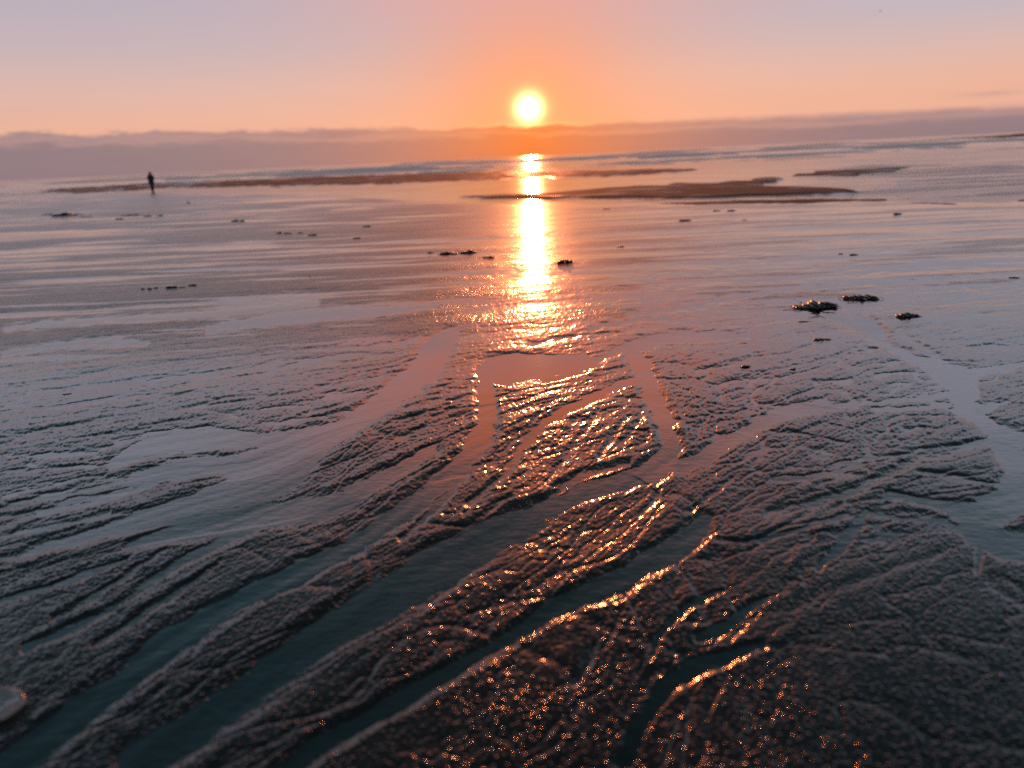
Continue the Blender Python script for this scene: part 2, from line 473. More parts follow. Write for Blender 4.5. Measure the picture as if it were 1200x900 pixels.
def stroke_field(lines, default_w, reach=3.2):
    """for every line yields flat index, distance / half width, half width"""
    for line in lines:
        pts = seg_dist([p if len(p) == 3 else (*p, default_w) for p in line])
        wmax = pts[:, 2].max() * reach + 6
        sel = np.nonzero((PX > pts[:, 0].min() - wmax) & (PX < pts[:, 0].max() + wmax)
                         & (PY > pts[:, 1].min() - wmax) & (PY < pts[:, 1].max() + wmax))
        x = WPX[sel]; y = WPY[sel]
        best = np.full(x.shape, 1e9, np.float32); wid = np.ones(x.shape, np.float32); tt = np.zeros(x.shape, np.float32)
        n = len(pts) - 1
        for i in range(n):
            ax, ay, aw = pts[i]; bx, by, bw = pts[i + 1]
            ex, ey = bx - ax, by - ay
            L2 = ex * ex + ey * ey + 1e-9
            t = np.clip(((x - ax) * ex + (y - ay) * ey) / L2, 0, 1)
            d = np.hypot(x - ax - t * ex, y - ay - t * ey)
            k = d < best
            best[k] = d[k]; wid[k] = (aw + (bw - aw) * t)[k]; tt[k] = ((i + t) / n)[k]
        yield sel, best / wid, wid, tt


# wobble the traced lines a little so that no edge is a clean curve
WPX = PX + 3.0 * perlin(XX / 0.11, YY / 0.11, 51) + 0.7 * perlin(XX / 0.04, YY / 0.04, 52)
WPY = PY + 2.2 * perlin(XX / 0.13, YY / 0.13, 53) + 0.5 * perlin(XX / 0.045, YY / 0.045, 54)

# --- direction in which the water combed the sand
cgx, cgy = np.meshgrid(np.arange(-100, 1301, 20.0), np.arange(225, 961, 15.0))
acc_c = np.zeros(cgx.shape); acc_s = np.zeros(cgx.shape); acc_w = np.zeros(cgx.shape) + 1e-6
for line, lw in [(l, 0.25) for l in CHANNELS] + [(l, 0.6) for l in GROOVES] + [(l, 1.6) for l in STREAKS]:
    pts = seg_dist([(p[0], p[1], 1.0) for p in line])
    for a, b in zip(pts[:-1:2], pts[1::2]):
        if np.hypot(*(b - a)[:2]) < 1e-6: continue
        A = ground_pt(a[0], a[1]); B = ground_pt(b[0], b[1])
        th = math.atan2(B.y - A.y, B.x - A.x)
        mx, my = (a[0] + b[0]) / 2, (a[1] + b[1]) / 2
        d2 = ((cgx - mx) / 1.5) ** 2 + (cgy - my) ** 2
        L = np.hypot(*(b - a)[:2])
        w = lw * L * (np.exp(-d2 / (2 * 48.0 ** 2)) + 0.04 * np.exp(-d2 / (2 * 130.0 ** 2)))
        acc_c += w * math.cos(2 * th); acc_s += w * math.sin(2 * th); acc_w += w
th_c = 0.5 * np.arctan2(acc_s, acc_c)
c2, s2_ = np.cos(2 * th_c), np.sin(2 * th_c)


def coarse(A, px, py):
    r = np.clip((py - 225) / 15.0, 0, A.shape[0] - 1.001); c = np.clip((px + 100) / 20.0, 0, A.shape[1] - 1.001)
    r0 = r.astype(np.int32); c0 = c.astype(np.int32); fr = r - r0; fc = c - c0
    return (A[r0, c0] * (1 - fc) + A[r0, c0 + 1] * fc) * (1 - fr) + (A[r0 + 1, c0] * (1 - fc) + A[r0 + 1, c0 + 1] * fc) * fr


TH = 0.5 * np.arctan2(coarse(s2_, PX, PY), coarse(c2, PX, PY))
TX = np.cos(TH).astype(np.float32); TY = np.sin(TH).astype(np.float32)
PXM_Y = (VV * VV / (F_PX * CAM_H)).astype(np.float32)      # photo pixels per metre of depth (roughly)


Y_MIN = float(YY.min())


def combed(lam, stages, seed):
    """noise of width lam drawn out along the flow (line integral by doubling)"""
    A = perlin(XX / lam, YY / lam, seed)
    L = 0.42 * lam
    for k in range(stages):
        y1, y2 = YY + TY * L, YY - TY * L
        o1, o2 = y1 < Y_MIN, y2 < Y_MIN
        a1 = sample(A, XX + TX * L, y1); a2 = sample(A, XX - TX * L, y2)
        A = np.where(o1 & ~o2, a2, np.where(o2 & ~o1, a1, np.where(o1 & o2, A, 0.5 * (a1 + a2))))
        L *= 2
    near = (VV > 60) & (VV < 760)
    s = A[near].std() + 1e-9
    return (A / s).astype(np.float32)


def vis(lam, lo=1.6, hi=4.5):
    return smooth01(lam * PXM_Y, lo, hi)


# --- big shape: beach, lagoon, sand bars
EDGE = [(-900, 226), (0, 226), (100, 227), (200, 226.5), (300, 228), (400, 231.5), (475, 236), (550, 239), (600, 239.5), (700, 239.5), (800, 238.5), (900, 238.5), (1000, 238.5), (1100, 239), (1200, 239.5), (2200, 242)]
ex = np.array([p[0] for p in EDGE], float); ey = np.array([p[1] for p in EDGE], float)
_, edge_v = px_to_uv(ex, ey)
edge_u, _ = px_to_uv(ex, ey)
ev = np.interp(UU, edge_u, edge_v)
_, EY = uv_to_world(UU, ev)                 # distance at which this line of sight meets the water's edge
beyond = (YY - EY) + 0.8 * perlin(XX / 2.5, YY / 6.0, 61) + 0.35 * perlin(XX / 0.9, YY / 2.0, 62)
base = -0.14 * smooth01(beyond, -2.0, 9.0)

BARS = [
    ([(40, 226), (70, 221), (113, 218), (150, 216), (200, 213.5), (300, 208.5), (400, 206), (533, 201.5), (667, 200), (733, 199), (815, 197), (815, 200.5), (733, 205), (633, 208), (533, 212), (433, 215.5), (300, 218), (200, 220), (150, 222.5), (100, 227)], 0.30),
    ([(543, 231), (617, 226), (700, 220), (767, 217), (800, 214), (850, 212.5), (883, 211), (900, 206.5), (915, 212), (905, 217), (990, 221), (1010, 224), (930, 229), (800, 231.5), (667, 231.5), (600, 232)], 0.30),
    ([(930, 205), (960, 199), (1067, 194.5), (1067, 196), (1033, 202), (987, 206.5)], 0.26),
    ([(760, 237), (830, 233.5), (1033, 231), (1037, 233.5), (933, 237.5), (820, 239)], 0.22),
    ([(1045, 237.5), (1075, 235.5), (1117, 237), (1117, 239)], 0.22),
    ([(1180, 233), (1205, 231.5), (1240, 233), (1205, 234.5)], 0.22),
    ([(800, 198.5), (817, 196), (822, 198), (815, 200)], 0.2),
    ([(280, 219.5), (330, 218), (385, 219.5), (330, 221)], 0.17),
    ([(450, 221.5), (500, 219.5), (545, 221), (500, 222.6)], 0.17),
]


def poly_sd(poly, x, y):
    pts = np.array(poly, float)
    d = np.full(x.shape, 1e9); inside = np.zeros(x.shape, bool)
    for (ax, ay), (bx, by) in zip(pts, np.roll(pts, -1, 0)):
        ex_, ey_ = bx - ax, by - ay
        t = np.clip(((x - ax) * ex_ + (y - ay) * ey_) / (ex_ * ex_ + ey_ * ey_ + 1e-9), 0, 1)
        d = np.minimum(d, np.hypot((x - ax - t * ex_) * 0.12, y - ay - t * ey_))
        cond = ((ay > y) != (by > y))
        xi = (bx - ax) * (y - ay) / (by - ay + 1e-12) + ax
        inside ^= cond & (x < xi)
    return np.where(inside, d, -d)


far = VV < 95
dry = np.zeros(XX.shape, np.float32)
pxw = PX + 16 * perlin(XX / 3.0, YY / 6.0, 71) + 8 * perlin(XX / 0.9, YY / 3.0, 74)
pyw = PY + 0.8 * perlin(XX / 1.2, YY / 5.0, 72) + 0.8 * perlin(XX / 5.0, YY / 9.0, 73)
fx_, fy_ = pxw[far], pyw[far]
bsel = base[far]; dsel = np.zeros(bsel.shape)
for poly, hgt in BARS:
    sd = poly_sd(poly, fx_, fy_)
    sd = sd - 0.35 * smooth01(perlin(XX[far] / 6.0, YY[far] / 3.0, 75), 0.15, 0.6)
    k = smooth01(sd, -2.0, 1.2)
    bsel = np.maximum(bsel, -0.14 + 0.58 * hgt * k)
    dsel = np.maximum(dsel, smooth01(sd, -0.5, 0.6))
base[far] = bsel
dry[far] = dsel * (1 - 0.45 * smooth01(perlin(XX[far] / 3.5, YY[far] / 1.8, 76) + 0.5 * perlin(XX[far] / 1.1, YY[far] / 0.8, 77), 0.25, 0.6))
WATER_Z = -0.035                              # level of lagoon and sea

# --- combed relief
n08 = combed(0.045, 5, 11)
n16 = combed(0.09, 6, 12)
n32 = combed(0.17, 6, 13)
n64 = combed(0.38, 5, 14)
n130 = combed(0.85, 4, 15)
n300 = combed(2.2, 3, 16)
n600 = combed(5.0, 2, 17)

shal = np.zeros(XX.shape, np.float32)
chan = np.zeros(XX.shape, np.float32)          # 0..1 how deep inside a traced rill
chan_d = np.zeros(XX.shape, np.float32)
rim = np.zeros(XX.shape, np.float32)
mpp = (YY * cp + CAM_H * sp_) / F_PX           # metres per photo pixel across
for sel, d, w, t in stroke_field(CHANNELS, 5):
    ends = smooth01(t, -0.02, 0.06) * (1 - 0.0 * t)
    p = (1 - smooth01(d, 0.2, 2.05)) * ends
    depth = np.clip(0.12 * w * mpp[sel], 0.002, 0.008)
    chan[sel] = np.maximum(chan[sel], p)
    chan_d[sel] = np.maximum(chan_d[sel], p * depth)
    shal[sel] = np.maximum(shal[sel], p * np.clip(w / 7.0, 0.3, 1.0))
    r = np.exp(-((d - 1.8) / 0.45) ** 2) * ends * np.clip(0.025 * w * mpp[sel], 0.0005, 0.0018)
    rim[sel] = np.maximum(rim[sel], r)
groove = np.zeros(XX.shape, np.float32)
for sel, d, w, t in stroke_field(GROOVES, 2.6, 3.0):
    taper = smooth01(t, 0, 0.2) * (1 - smooth01(t, 0.8, 1.0))
    g = np.exp(-d ** 2) * taper * np.clip(w * 0.9 * mpp[sel], 0.0018, 0.0065)
    groove[sel] = np.maximum(groove[sel], g)

h = np.zeros(XX.shape, np.float32)
land_ = 1 - smooth01(beyond, -1.0, 3.0)
left = 0.35 + 0.65 * smooth01(-PX, -760, -420)
h += (0.0003 * n08 - 0.0003 * np.exp(-(n08 / 0.3) ** 2)) * vis(0.045, 1.0, 2.5)
h += 0.0003 * n16 * vis(0.09)
h += 0.0007 * n32 * vis(0.17)
h += 0.0014 * n64 * vis(0.38)
h += 0.0034 * n130 * vis(0.85) * (1 + 0.4 * left * smooth01(YY, 6, 11))
h += 0.008 * n300 * vis(2.2) * smooth01(YY, 5, 11) * left
h += 0.012 * n600 * vis(5.0) * smooth01(YY, 9, 22) * left
# ripples lying across the view on the far flat, small ones on every bar
rp = smooth01(YY, 4.5, 8.0) * land_ * (0.45 + 0.55 * left)
h += 0.0014 * perlin(XX / 2.2, YY / 0.24, 31) * rp * vis(0.24, 1.0, 2.4)
h += 0.0028 * perlin(XX / 4.0, YY / 0.55, 32) * rp * smooth01(YY, 7, 11)
h += 0.009 * perlin(XX / 9.0, YY / 1.4, 33) * rp * smooth01(YY, 12, 20)
h += 0.016 * perlin(XX / 16.0, YY / 3.4, 34) * rp * smooth01(YY, 22, 36)
# self made rills: narrow valleys along the zero lines of the combed noise
h -= 0.0024 * np.exp(-(n16 / 0.20) ** 2) * vis(0.09)
h -= 0.0036 * np.exp(-(n32 / 0.24) ** 2) * vis(0.17)
h -= 0.0046 * np.exp(-(n64 / 0.20) ** 2) * vis(0.38)
h -= 0.0045 * np.exp(-(n130 / 0.12) ** 2) * vis(0.85)
for sel, d, w, t in stroke_field(RIDGES, 5.0, 2.6):
    taper = smooth01(t, 0, 0.15) * (1 - smooth01(t, 0.8, 1.0))
    rim[sel] = np.maximum(rim[sel], np.exp(-d ** 2) * taper * np.clip(w * mpp[sel] * 0.16, 0.0008, 0.0028))
h = h * (0.60 + 0.25 * smooth01(YY, 2.0, 4.2))
rim *= 1 - 0.85 * smooth01(PX, 930, 1040)
h += rim * (1 - chan)
h -= groove
h = h * (1 - 0.55 * shal) - chan_d - 0.0075 * shal * (1.0 + 0.35 * perlin(XX / 0.35, YY / 0.35, 82))
# keep the combing off the dry bars and the sea floor
land = 1 - smooth01(beyond, -1.0, 3.0)
h = h * (0.15 + 0.85 * land)
# drained, grainy streaks between the wet sheets that lie in the troughs
p31 = perlin(XX / 2.2, YY / 0.24, 31); p32 = perlin(XX / 4.0, YY / 0.55, 32); p33 = perlin(XX / 9.0, YY / 1.4, 33); p34 = perlin(XX / 16.0, YY / 3.4, 34)
f7 = smooth01(YY, 7, 11); f12 = smooth01(YY, 12, 20); f22 = smooth01(YY, 22, 36)
ww = 0.55 * p31 * (1 - 0.7 * f12) + 0.6 * p32 * f7 + 0.55 * p33 * f12 + 0.5 * p34 * f22 + 0.16 * n130 + 0.12 * n64 + 0.10 * n300
fs = (perlin(XX / 1.1, YY / 0.115, 37) * vis(0.115, 1.0, 2.2) + perlin(XX / 2.6, YY / 0.27, 38) * f7 * vis(0.27, 0.8, 1.8)
      + perlin(XX / 6.0, YY / 0.75, 39) * f12 * vis(0.75, 0.7, 1.6) + 0.8 * perlin(XX / 13.0, YY / 2.0, 30) * f22)
ww = ww + 0.42 * fs
bias = -0.16 + 0.52 * smooth01(PX, 480, 800) + 0.04 * smooth01(beyond, -3, 0)
matte = smooth01(ww, bias - 0.30, bias + 0.18) * smooth01(YY, 5.0, 8.0) * (1 - chan)
matte = matte * (1 - 0.9 * np.exp(-((XX / YY - math.tan(SUN_AZ)) / 0.085) ** 2))
matte = (matte * (1 - 0.35 * smooth01(PX, 560, 850)) * land_).astype(np.float32)
matte = np.maximum(matte, 0.95 * np.exp(-((PX - 185) / 55.0) ** 2) * smooth01(PY, 222, 226) * (1 - smooth01(PY, 244, 258))).astype(np.float32)
# water level in the rills follows the beach
wl = -0.0056 + 0.0016 * smooth01(PX, 800, 960) * smooth01(PY, 540, 640) + 0.0012 * n130 * vis(0.85) + 0.0010 * perlin(XX / 1.3, YY / 1.3, 81)
wl = wl - 0.001 * chan_d / 0.008
wl = wl - (0.006 + 0.02 * smooth01(YY, 9, 14)) * smooth01(YY, 4.6, 7.0) * (1 - chan)
sub = smooth01(wl - h, -0.0025, 0.0020)         # 1 = under the film
# grains and small lumps of the emerging sand
def cells(x, y, size, seed, keep_p=0.85, rlo=0.30, rvar=0.32):
    """rounded beads scattered one to a cell: 0 between them, 1 on top"""
    gx = x / size; gy = y / size
    ix = np.floor(gx).astype(np.int64); iy = np.floor(gy).astype(np.int64)
    best = np.zeros(x.shape, np.float32)
    for ox in (-1, 0, 1):
        for oy in (-1, 0, 1):
            hsh = _hash(ix + ox, iy + oy, seed)
            jx = (hsh & np.uint32(1023)).astype(np.float32) / 1023.0
            jy = ((hsh >> np.uint32(10)) & np.uint32(1023)).astype(np.float32) / 1023.0
            rr = rlo + rvar * ((hsh >> np.uint32(20)) & np.uint32(255)).astype(np.float32) / 255.0
            on = ((hsh >> np.uint32(28)) & np.uint32(15)).astype(np.float32) / 15.0 < keep_p
            d2 = ((gx - ix - ox - jx) ** 2 + (gy - iy - oy - jy) ** 2) / (rr * rr)
            best = np.maximum(best, np.where(on, np.sqrt(np.maximum(1 - d2, 0)) * rr, 0).astype(np.float32))
    return best


nearm = VV > 170
beads = np.zeros(XX.shape, np.float32)
beads[nearm] = cells(XX[nearm], YY[nearm], 0.0150, 97, 0.80, 0.18, 0.28)
lump = perlin(XX / 0.020, YY / 0.020, 91) + 0.65 * perlin(XX / 0.0115, YY / 0.0115, 92)
gv = smooth01(0.020 * PXM_Y, 0.35, 1.6)
patch = 0.62 + 0.55 * perlin(XX / 0.30, YY / 0.30, 93)
wetfade = 1 - smooth01(wl - h, -0.0005, 0.0042)          # beads thin out into the water
fineb = np.zeros(XX.shape, np.float32)
fm = (VV > 110) & (VV < 760)
fineb[fm] = cells(XX[fm], YY[fm], 0.0105, 98, 0.8)
grain = (0.00010 + 0.00055 * smooth01(YY, 2.3, 4.5)) * np.maximum(lump, -0.7) * np.clip(patch, 0.15, 1.3) * gv * (1 - 0.92 * sub)
grain = grain + 0.0075 * beads * np.clip(patch + 0.35, 0.5, 1.0) * smooth01(VV, 180, 330) * wetfade
midb = np.zeros(XX.shape, np.float32)
mm = (VV > 120) & (VV < 480)
midb[mm] = cells(XX[mm] / 1.15, YY[mm] / 1.45, 0.0195, 99, 0.85, 0.28, 0.32)
grain = grain + 0.0050 * midb * smooth01(YY, 2.7, 4.2) * smooth01(VV, 130, 190) * wetfade
grain = grain + 0.0032 * fineb * smooth01(VV, 120, 210) * (1 - 0.80 * smooth01(YY, 2.8, 4.0)) * wetfade * (0.06 + 0.94 * smooth01(YY, 2.3, 4.5))
Z = base + (h + grain) * (1 - 0.6 * dry)
FILM = base + wl + 0.00016 * perlin(XX / 0.07, YY / 0.05, 95) * vis(0.06, 1.0, 3.0) + 0.0002 * n16 * vis(0.09)


def grid_mesh(name, X, Y, Zs, keep=None):
    nr, nc = X.shape
    idx = np.arange(nr * nc, dtype=np.int32).reshape(nr, nc)
    q = np.stack([idx[:-1, :-1], idx[:-1, 1:], idx[1:, 1:], idx[1:, :-1]], -1).reshape(-1, 4)
    q = q[:, ::-1]                                  # rows run towards the camera
    if keep is not None:
        k = (keep[:-1, :-1] | keep[:-1, 1:] | keep[1:, 1:] | keep[1:, :-1]).reshape(-1)
        q = q[k]
    used = np.zeros(nr * nc, bool); used[q.reshape(-1)] = True
    remap = np.cumsum(used) - 1
    q = remap[q].astype(np.int32)
    co = np.stack([X, Y, Zs], -1).reshape(-1, 3)[used].astype(np.float32)
    me = bpy.data.meshes.new(name)
    me.vertices.add(len(co)); me.vertices.foreach_set('co', co.reshape(-1))
    me.loops.add(q.size); me.loops.foreach_set('vertex_index', q.reshape(-1))
    me.polygons.add(len(q))
    me.polygons.foreach_set('loop_start', np.arange(0, q.size, 4, dtype=np.int32))
    me.polygons.foreach_set('loop_total', np.full(len(q), 4, np.int32))
    me.polygons.foreach_set('use_smooth', np.ones(len(q), bool))
    me.update(calc_edges=True)
    me['_used'] = 0
    return me, used


def add_attr(me, name, arr):
    a = me.attributes.new(name, 'FLOAT', 'POINT')
    a.data.foreach_set('value', np.ascontiguousarray(arr.reshape(-1), np.float32))


# ---------------------------------------------------------------- materials --
sand, nt, bs = new_mat('wet_sand')
geo = nt.n('ShaderNodeNewGeometry')
pos = geo.outputs['Position']
tone = nt.noise(pos, 2.2, 4, 0.6)
speck = nt.noise(pos, 240.0, 2, 0.6)
cA = nt.mix(tone, c4((0.009, 0.010, 0.010)), c4((0.019, 0.018, 0.017)))
cA = nt.mix(nt.smooth(speck, 0.56, 0.75), cA, c4((0.075, 0.06, 0.05)))
cA = nt.mix(nt.smooth(speck, 0.42, 0.28), cA, c4((0.012, 0.012, 0.012)))
dr = nt.attr('dry')
bands = nt.noise(nt.vm('MULTIPLY', pos, (0.35, 0.9, 1.0)), 1.0, 5, 0.65)
cB = nt.mix(nt.smooth(bands, 0.3, 0.7), c4((0.075, 0.038, 0.025)), c4((0.20, 0.092, 0.06)))
nt.put(bs.inputs['Base Color'], nt.mix(dr, cA, cB))
rgh = nt.m('ADD', nt.lin(nt.noise(pos, 7.0, 3, 0.6), 0.3, 0.7, -0.05, 0.06), nt.lin(nt.attr('grain'), 0, 1, 0.10, 0.16))
bs.inputs['Coat Weight'].default_value = 0.5
nt.put(bs.inputs['Coat Weight'], nt.m('MULTIPLY', nt.lin(dr, 0, 1, 0.18, 0.0), nt.lin(nt.attr('grain'), 0, 0.8, 1.0, 0.0)))
bs.inputs['Coat Roughness'].default_value = 0.40
bs.inputs['Coat IOR'].default_value = 1.6
mt_ = nt.attr('matte')
rgh = nt.mix(nt.m('MULTIPLY', mt_, 0.8), rgh, c4((0.32, 0.32, 0.32)))
nt.put(bs.inputs['Roughness'], nt.m('MAXIMUM', rgh, nt.m('MULTIPLY', dr, 0.85)))
bs.inputs['IOR'].default_value = 1.64
bs.inputs['Specular Tint'].default_value = (0.88, 0.95, 1.0, 1)
nt.put(bs.inputs['Specular IOR Level'], nt.m('MULTIPLY', nt.m('SUBTRACT', nt.lin(dr, 0, 1, 0.5, 0.10), nt.m('MULTIPLY', nt.attr('grain'), 0.18)), nt.lin(mt_, 0, 1, 1.0, 0.42)))
gr = nt.n('ShaderNodeTexVoronoi', feature='SMOOTH_F1')
nt.put(gr.inputs['Vector'], pos); gr.inputs['Scale'].default_value = 95.0
gr.inputs['Smoothness'].default_value = 0.6
fine = nt.noise(pos, 330.0, 2, 0.6)
gk = nt.attr('grain')
b1 = nt.bump(nt.m('SUBTRACT', 1.0, gr.outputs['Distance']), nt.m('ADD', nt.lin(gk, 0, 1, 0.05, 0.05), nt.m('MULTIPLY', nt.attr('matte'), 0.80)), 0.005)
nt.put(bs.inputs['Normal'], nt.bump(fine, nt.lin(gk, 0, 1, 0.08, 0.05), 0.0015, b1))

film, nt, bs = new_mat('water_film')
pos = nt.n('ShaderNodeNewGeometry').outputs['Position']
nt.put(bs.inputs['Base Color'], nt.mix(nt.noise(pos, 3.0, 3, 0.6), c4((0.005, 0.010, 0.010)), c4((0.010, 0.018, 0.018))))
bs.inputs['IOR'].default_value = 1.80
bs.inputs['Roughness'].default_value = 0.06
bs.inputs['Specular Tint'].default_value = (0.88, 0.96, 1.0, 1)
rip = nt.noise(nt.vm('MULTIPLY', pos, (1.0, 1.6, 1.0)), 26.0, 3, 0.55)
nt.put(bs.inputs['Normal'], nt.bump(rip, 0.16, 0.006))

seam, nt, bs = new_mat('sea_water')
pos = nt.n('ShaderNodeNewGeometry').outputs['Position']
bs.inputs['IOR'].default_value = 1.34
bs.inputs['Specular Tint'].default_value = (0.97, 0.94, 0.97, 1)
foam = nt.attr('foam')
brk = nt.noise(nt.vm('MULTIPLY', pos, (0.35, 0.9, 1.0)), 1.0, 5, 0.7)
ff = nt.smooth(nt.m('ADD', foam, nt.m('MULTIPLY', nt.m('SUBTRACT', brk, 0.5), 0.9)), 0.45, 0.75)
nt.put(bs.inputs['Base Color'], nt.mix(ff, c4((0.022, 0.030, 0.033)), c4((0.92, 0.75, 0.71))))
nt.put(bs.inputs['Roughness'], nt.lin(ff, 0, 1, 0.10, 0.7))
w1 = nt.noise(nt.vm('MULTIPLY', pos, (0.7, 1.5, 1.0)), 1.1, 4, 0.6)
w2 = nt.noise(nt.vm('MULTIPLY', pos, (1.0, 1.8, 1.0)), 7.0, 3, 0.6)
nt.put(bs.inputs['Normal'], nt.bump(w2, nt.attr('chop'), 0.02, nt.bump(w1, nt.attr('chop'), 0.14)))

# ------------------------------------------------------------ ground, water --
me, used = grid_mesh('wet_sand', XX, YY, Z)
o = link_mesh('wet_sand', me, sand)
add_attr(me, 'dry', dry.reshape(-1)[used])
add_attr(me, 'matte', matte.reshape(-1)[used])
add_attr(me, 'grain', (smooth01(-YY, -7.0, -2.5) * (1 - 0.8 * sub)).reshape(-1)[used])
tag(o, kind='structure')

keep = (FILM > Z - 0.004) & (land > 0.02)
st = np.s_[::1, ::1]
me, used = grid_mesh('water_film', XX[st], YY[st], FILM[st], keep[st])
o = link_mesh('water_film', me, film)
tag(o, kind='structure')

# the sea: from the lagoon out to the horizon, breakers beyond the bars
sv = np.concatenate([np.array([0.18, 0.25, 0.35, 0.5, 0.7]), np.arange(0.9, 30, 0.12), np.arange(30, 95, 0.35)])
su = np.concatenate([-690 - np.cumsum(np.linspace(10, 260, 40))[::-1], np.arange(-690, 691, 2.0), 690 + np.cumsum(np.linspace(10, 260, 40))])
SU, SV = np.meshgrid(su, sv)
SX, SY = uv_to_world(SU, SV)
SPX, SPY = uv_to_px(SU, SV)
deepf = smooth01(SY, 78, 130)
# crests run along the shore (nearly across the view), steeper on the landward face
q = SY + 6.0 * perlin(SX / 45.0, SY / 60.0, 21) + 0.06 * SX
swell = perlin(SX / 60.0, q / 15.0, 22)
swell2 = perlin(SX / 22.0, q / 7.0, 23)
amp = deepf * (0.32 * np.exp(-((SY - 170) / 130.0) ** 2) + 0.07 * np.exp(-SY / 900.0))
crest = np.maximum(swell, 0) ** 1.4
SZ = WATER_Z + amp * (crest * 1.25 + 0.25 * swell2 - 0.2)
near_r = (1 - deepf) * (0.006 * perlin(SX / 0.8, SY / 1.6, 24) * smooth01(0.8 * SV * SV / (F_PX * CAM_H), 0.5, 2.0)
                        + 0.010 * perlin(SX / 3.5, SY / 5.0, 25))
SZ = SZ + near_r * smooth01(SY, 12, 30)
rows_f = np.zeros(SX.shape); rows_h = np.zeros(SX.shape)
for k_, (y0, th_, hh_) in enumerate([(76, 2.0, .05), (88, 2.6, .12), (102, 3.5, .22), (124, 4.0, .30), (150, 5.5, .38), (185, 7, .42), (235, 9, .45), (300, 13, .5), (400, 20, .5), (560, 30, .5), (800, 45, .4)]):
    yc = y0 + 0.10 * SX + 0.05 * y0 * perlin(SX / (y0 * 0.30), SX * 0 + k_ * 3.3, 40 + k_)
    pres = smooth01(perlin(SX / (y0 * 0.16), SX * 0 + k_ * 7.1, 60 + k_) + 0.3 * perlin(SX / (y0 * 0.03), SX * 0 + k_, 80 + k_), -0.25, 0.35)
    dd = (SY - yc) / th_
    prof = np.where(dd < 0, np.exp(-(dd / 0.35) ** 2), np.exp(-(dd / 1.3) ** 2))
    rows_h = np.maximum(rows_h, 1.0 * hh_ * prof * pres)
    wash = np.where(dd < 0, np.exp(-(dd / 2.0) ** 2), np.exp(-(dd / 0.9) ** 2))
    rows_f = np.maximum(rows_f, wash * pres * (1.0 if y0 < 500 else 0.7))
SZ = SZ + rows_h * smooth01(SY, 70, 95)
fo = smooth01(SY, 62, 80) * rows_f + deepf * (0.5 * smooth01(crest, 0.04, 0.35) * np.exp(-((SY - 190) / 190.0) ** 2) * 0.85
              + 0.25 * smooth01(perlin(SX / 70.0, SY / 9.0, 26), 0.1, 0.6) * np.exp(-SY / 500.0))
# wash of foam on the right hand lagoon
right = smooth01(SPX, 880, 1080) * (1 - deepf)
fo = fo + right * (0.50 + 0.55 * perlin(SX / 9.0, SY / 2.2, 27)) * smooth01(SPY, 188, 196)
fo = fo + (1 - deepf) * 0.10
chop = 0.05 + 0.35 * deepf + right * np.clip(0.45 + 0.8 * perlin(SX / 12.0, SY / 2.5, 28), 0.05, 1.0)
keep = (SV < 95)
me, used = grid_mesh('sea', SX, SY, SZ)
o = link_mesh('sea', me, seam)
add_attr(me, 'foam', fo)
add_attr(me, 'chop', chop)
tag(o, kind='structure')


def sand_z(x, y):
    xa = np.array([[x]], np.float64); ya = np.array([[y]], np.float64)
    return float(sample(Z, xa, ya)[0, 0])


def film_z(x, y):
    xa = np.array([[x]], np.float64); ya = np.array([[y]], np.float64)
    return max(float(sample(Z, xa, ya)[0, 0]), float(sample(FILM, xa, ya)[0, 0]) if y < 15 else -9)


# ----------------------------------------------------------- person at the sea --
def plain_mat(name, c, rough=0.8, var=0.25, scale=12.0):
    mt, nt, bs = new_mat(name)
    tc = nt.n('ShaderNodeTexCoord').outputs['Object']
    a = nt.noise(tc, scale, 3, 0.6)
    nt.put(bs.inputs['Base Color'], nt.mix(a, c4(tuple(v * (1 - var) for v in c)), c4(tuple(v * (1 + var) for v in c))))
    bs.inputs['Roughness'].default_value = rough
    return mt


def skin_mesh(name, verts, edges, radii, sub=2, mat=None, parent=None):
    me = bpy.data.meshes.new(name)
    me.from_pydata(verts, edges, [])
    o = bpy.data.objects.new(name, me)
    col.objects.link(o)
    md = o.modifiers.new('skin', 'SKIN')
    md.use_smooth_shade = True
    for i, r in enumerate(radii):
        sv_ = me.skin_vertices[0].data[i]
        sv_.radius = r if isinstance(r, tuple) else (r, r)
        sv_.use_root = (i == 0)
    ss = o.modifiers.new('sub', 'SUBSURF'); ss.levels = sub; ss.render_levels = sub
    dg = bpy.context.evaluated_depsgraph_get()
    ev_ = o.evaluated_get(dg)
    new = bpy.data.meshes.new_from_object(ev_)
    for p in new.polygons: p.use_smooth = True
    bpy.data.objects.remove(o)
    bpy.data.meshes.remove(me)
    new.name = name
    return link_mesh(name, new, mat, parent)


m_skin = plain_mat('skin', (0.36, 0.22, 0.16), 0.55)
m_coat = plain_mat('dark_coat', (0.022, 0.024, 0.024), 0.9)
m_trou = plain_mat('brown_trousers', (0.055, 0.030, 0.020), 0.9)
m_hair = plain_mat('dark_hair', (0.02, 0.014, 0.010), 0.7)
m_boot = plain_mat('dark_boot', (0.02, 0.018, 0.016), 0.6)

pg = ground_pt(179.5, 225.6)
person = bpy.data.objects.new('person', None)
col.objects.link(person)
person.location = (pg.x, pg.y, sand_z(pg.x, pg.y) - 0.005)
person.rotation_euler.z = R(-14)
tag(person, 'person in a dark hooded coat and brown trousers standing at the water\'s edge', 'person')
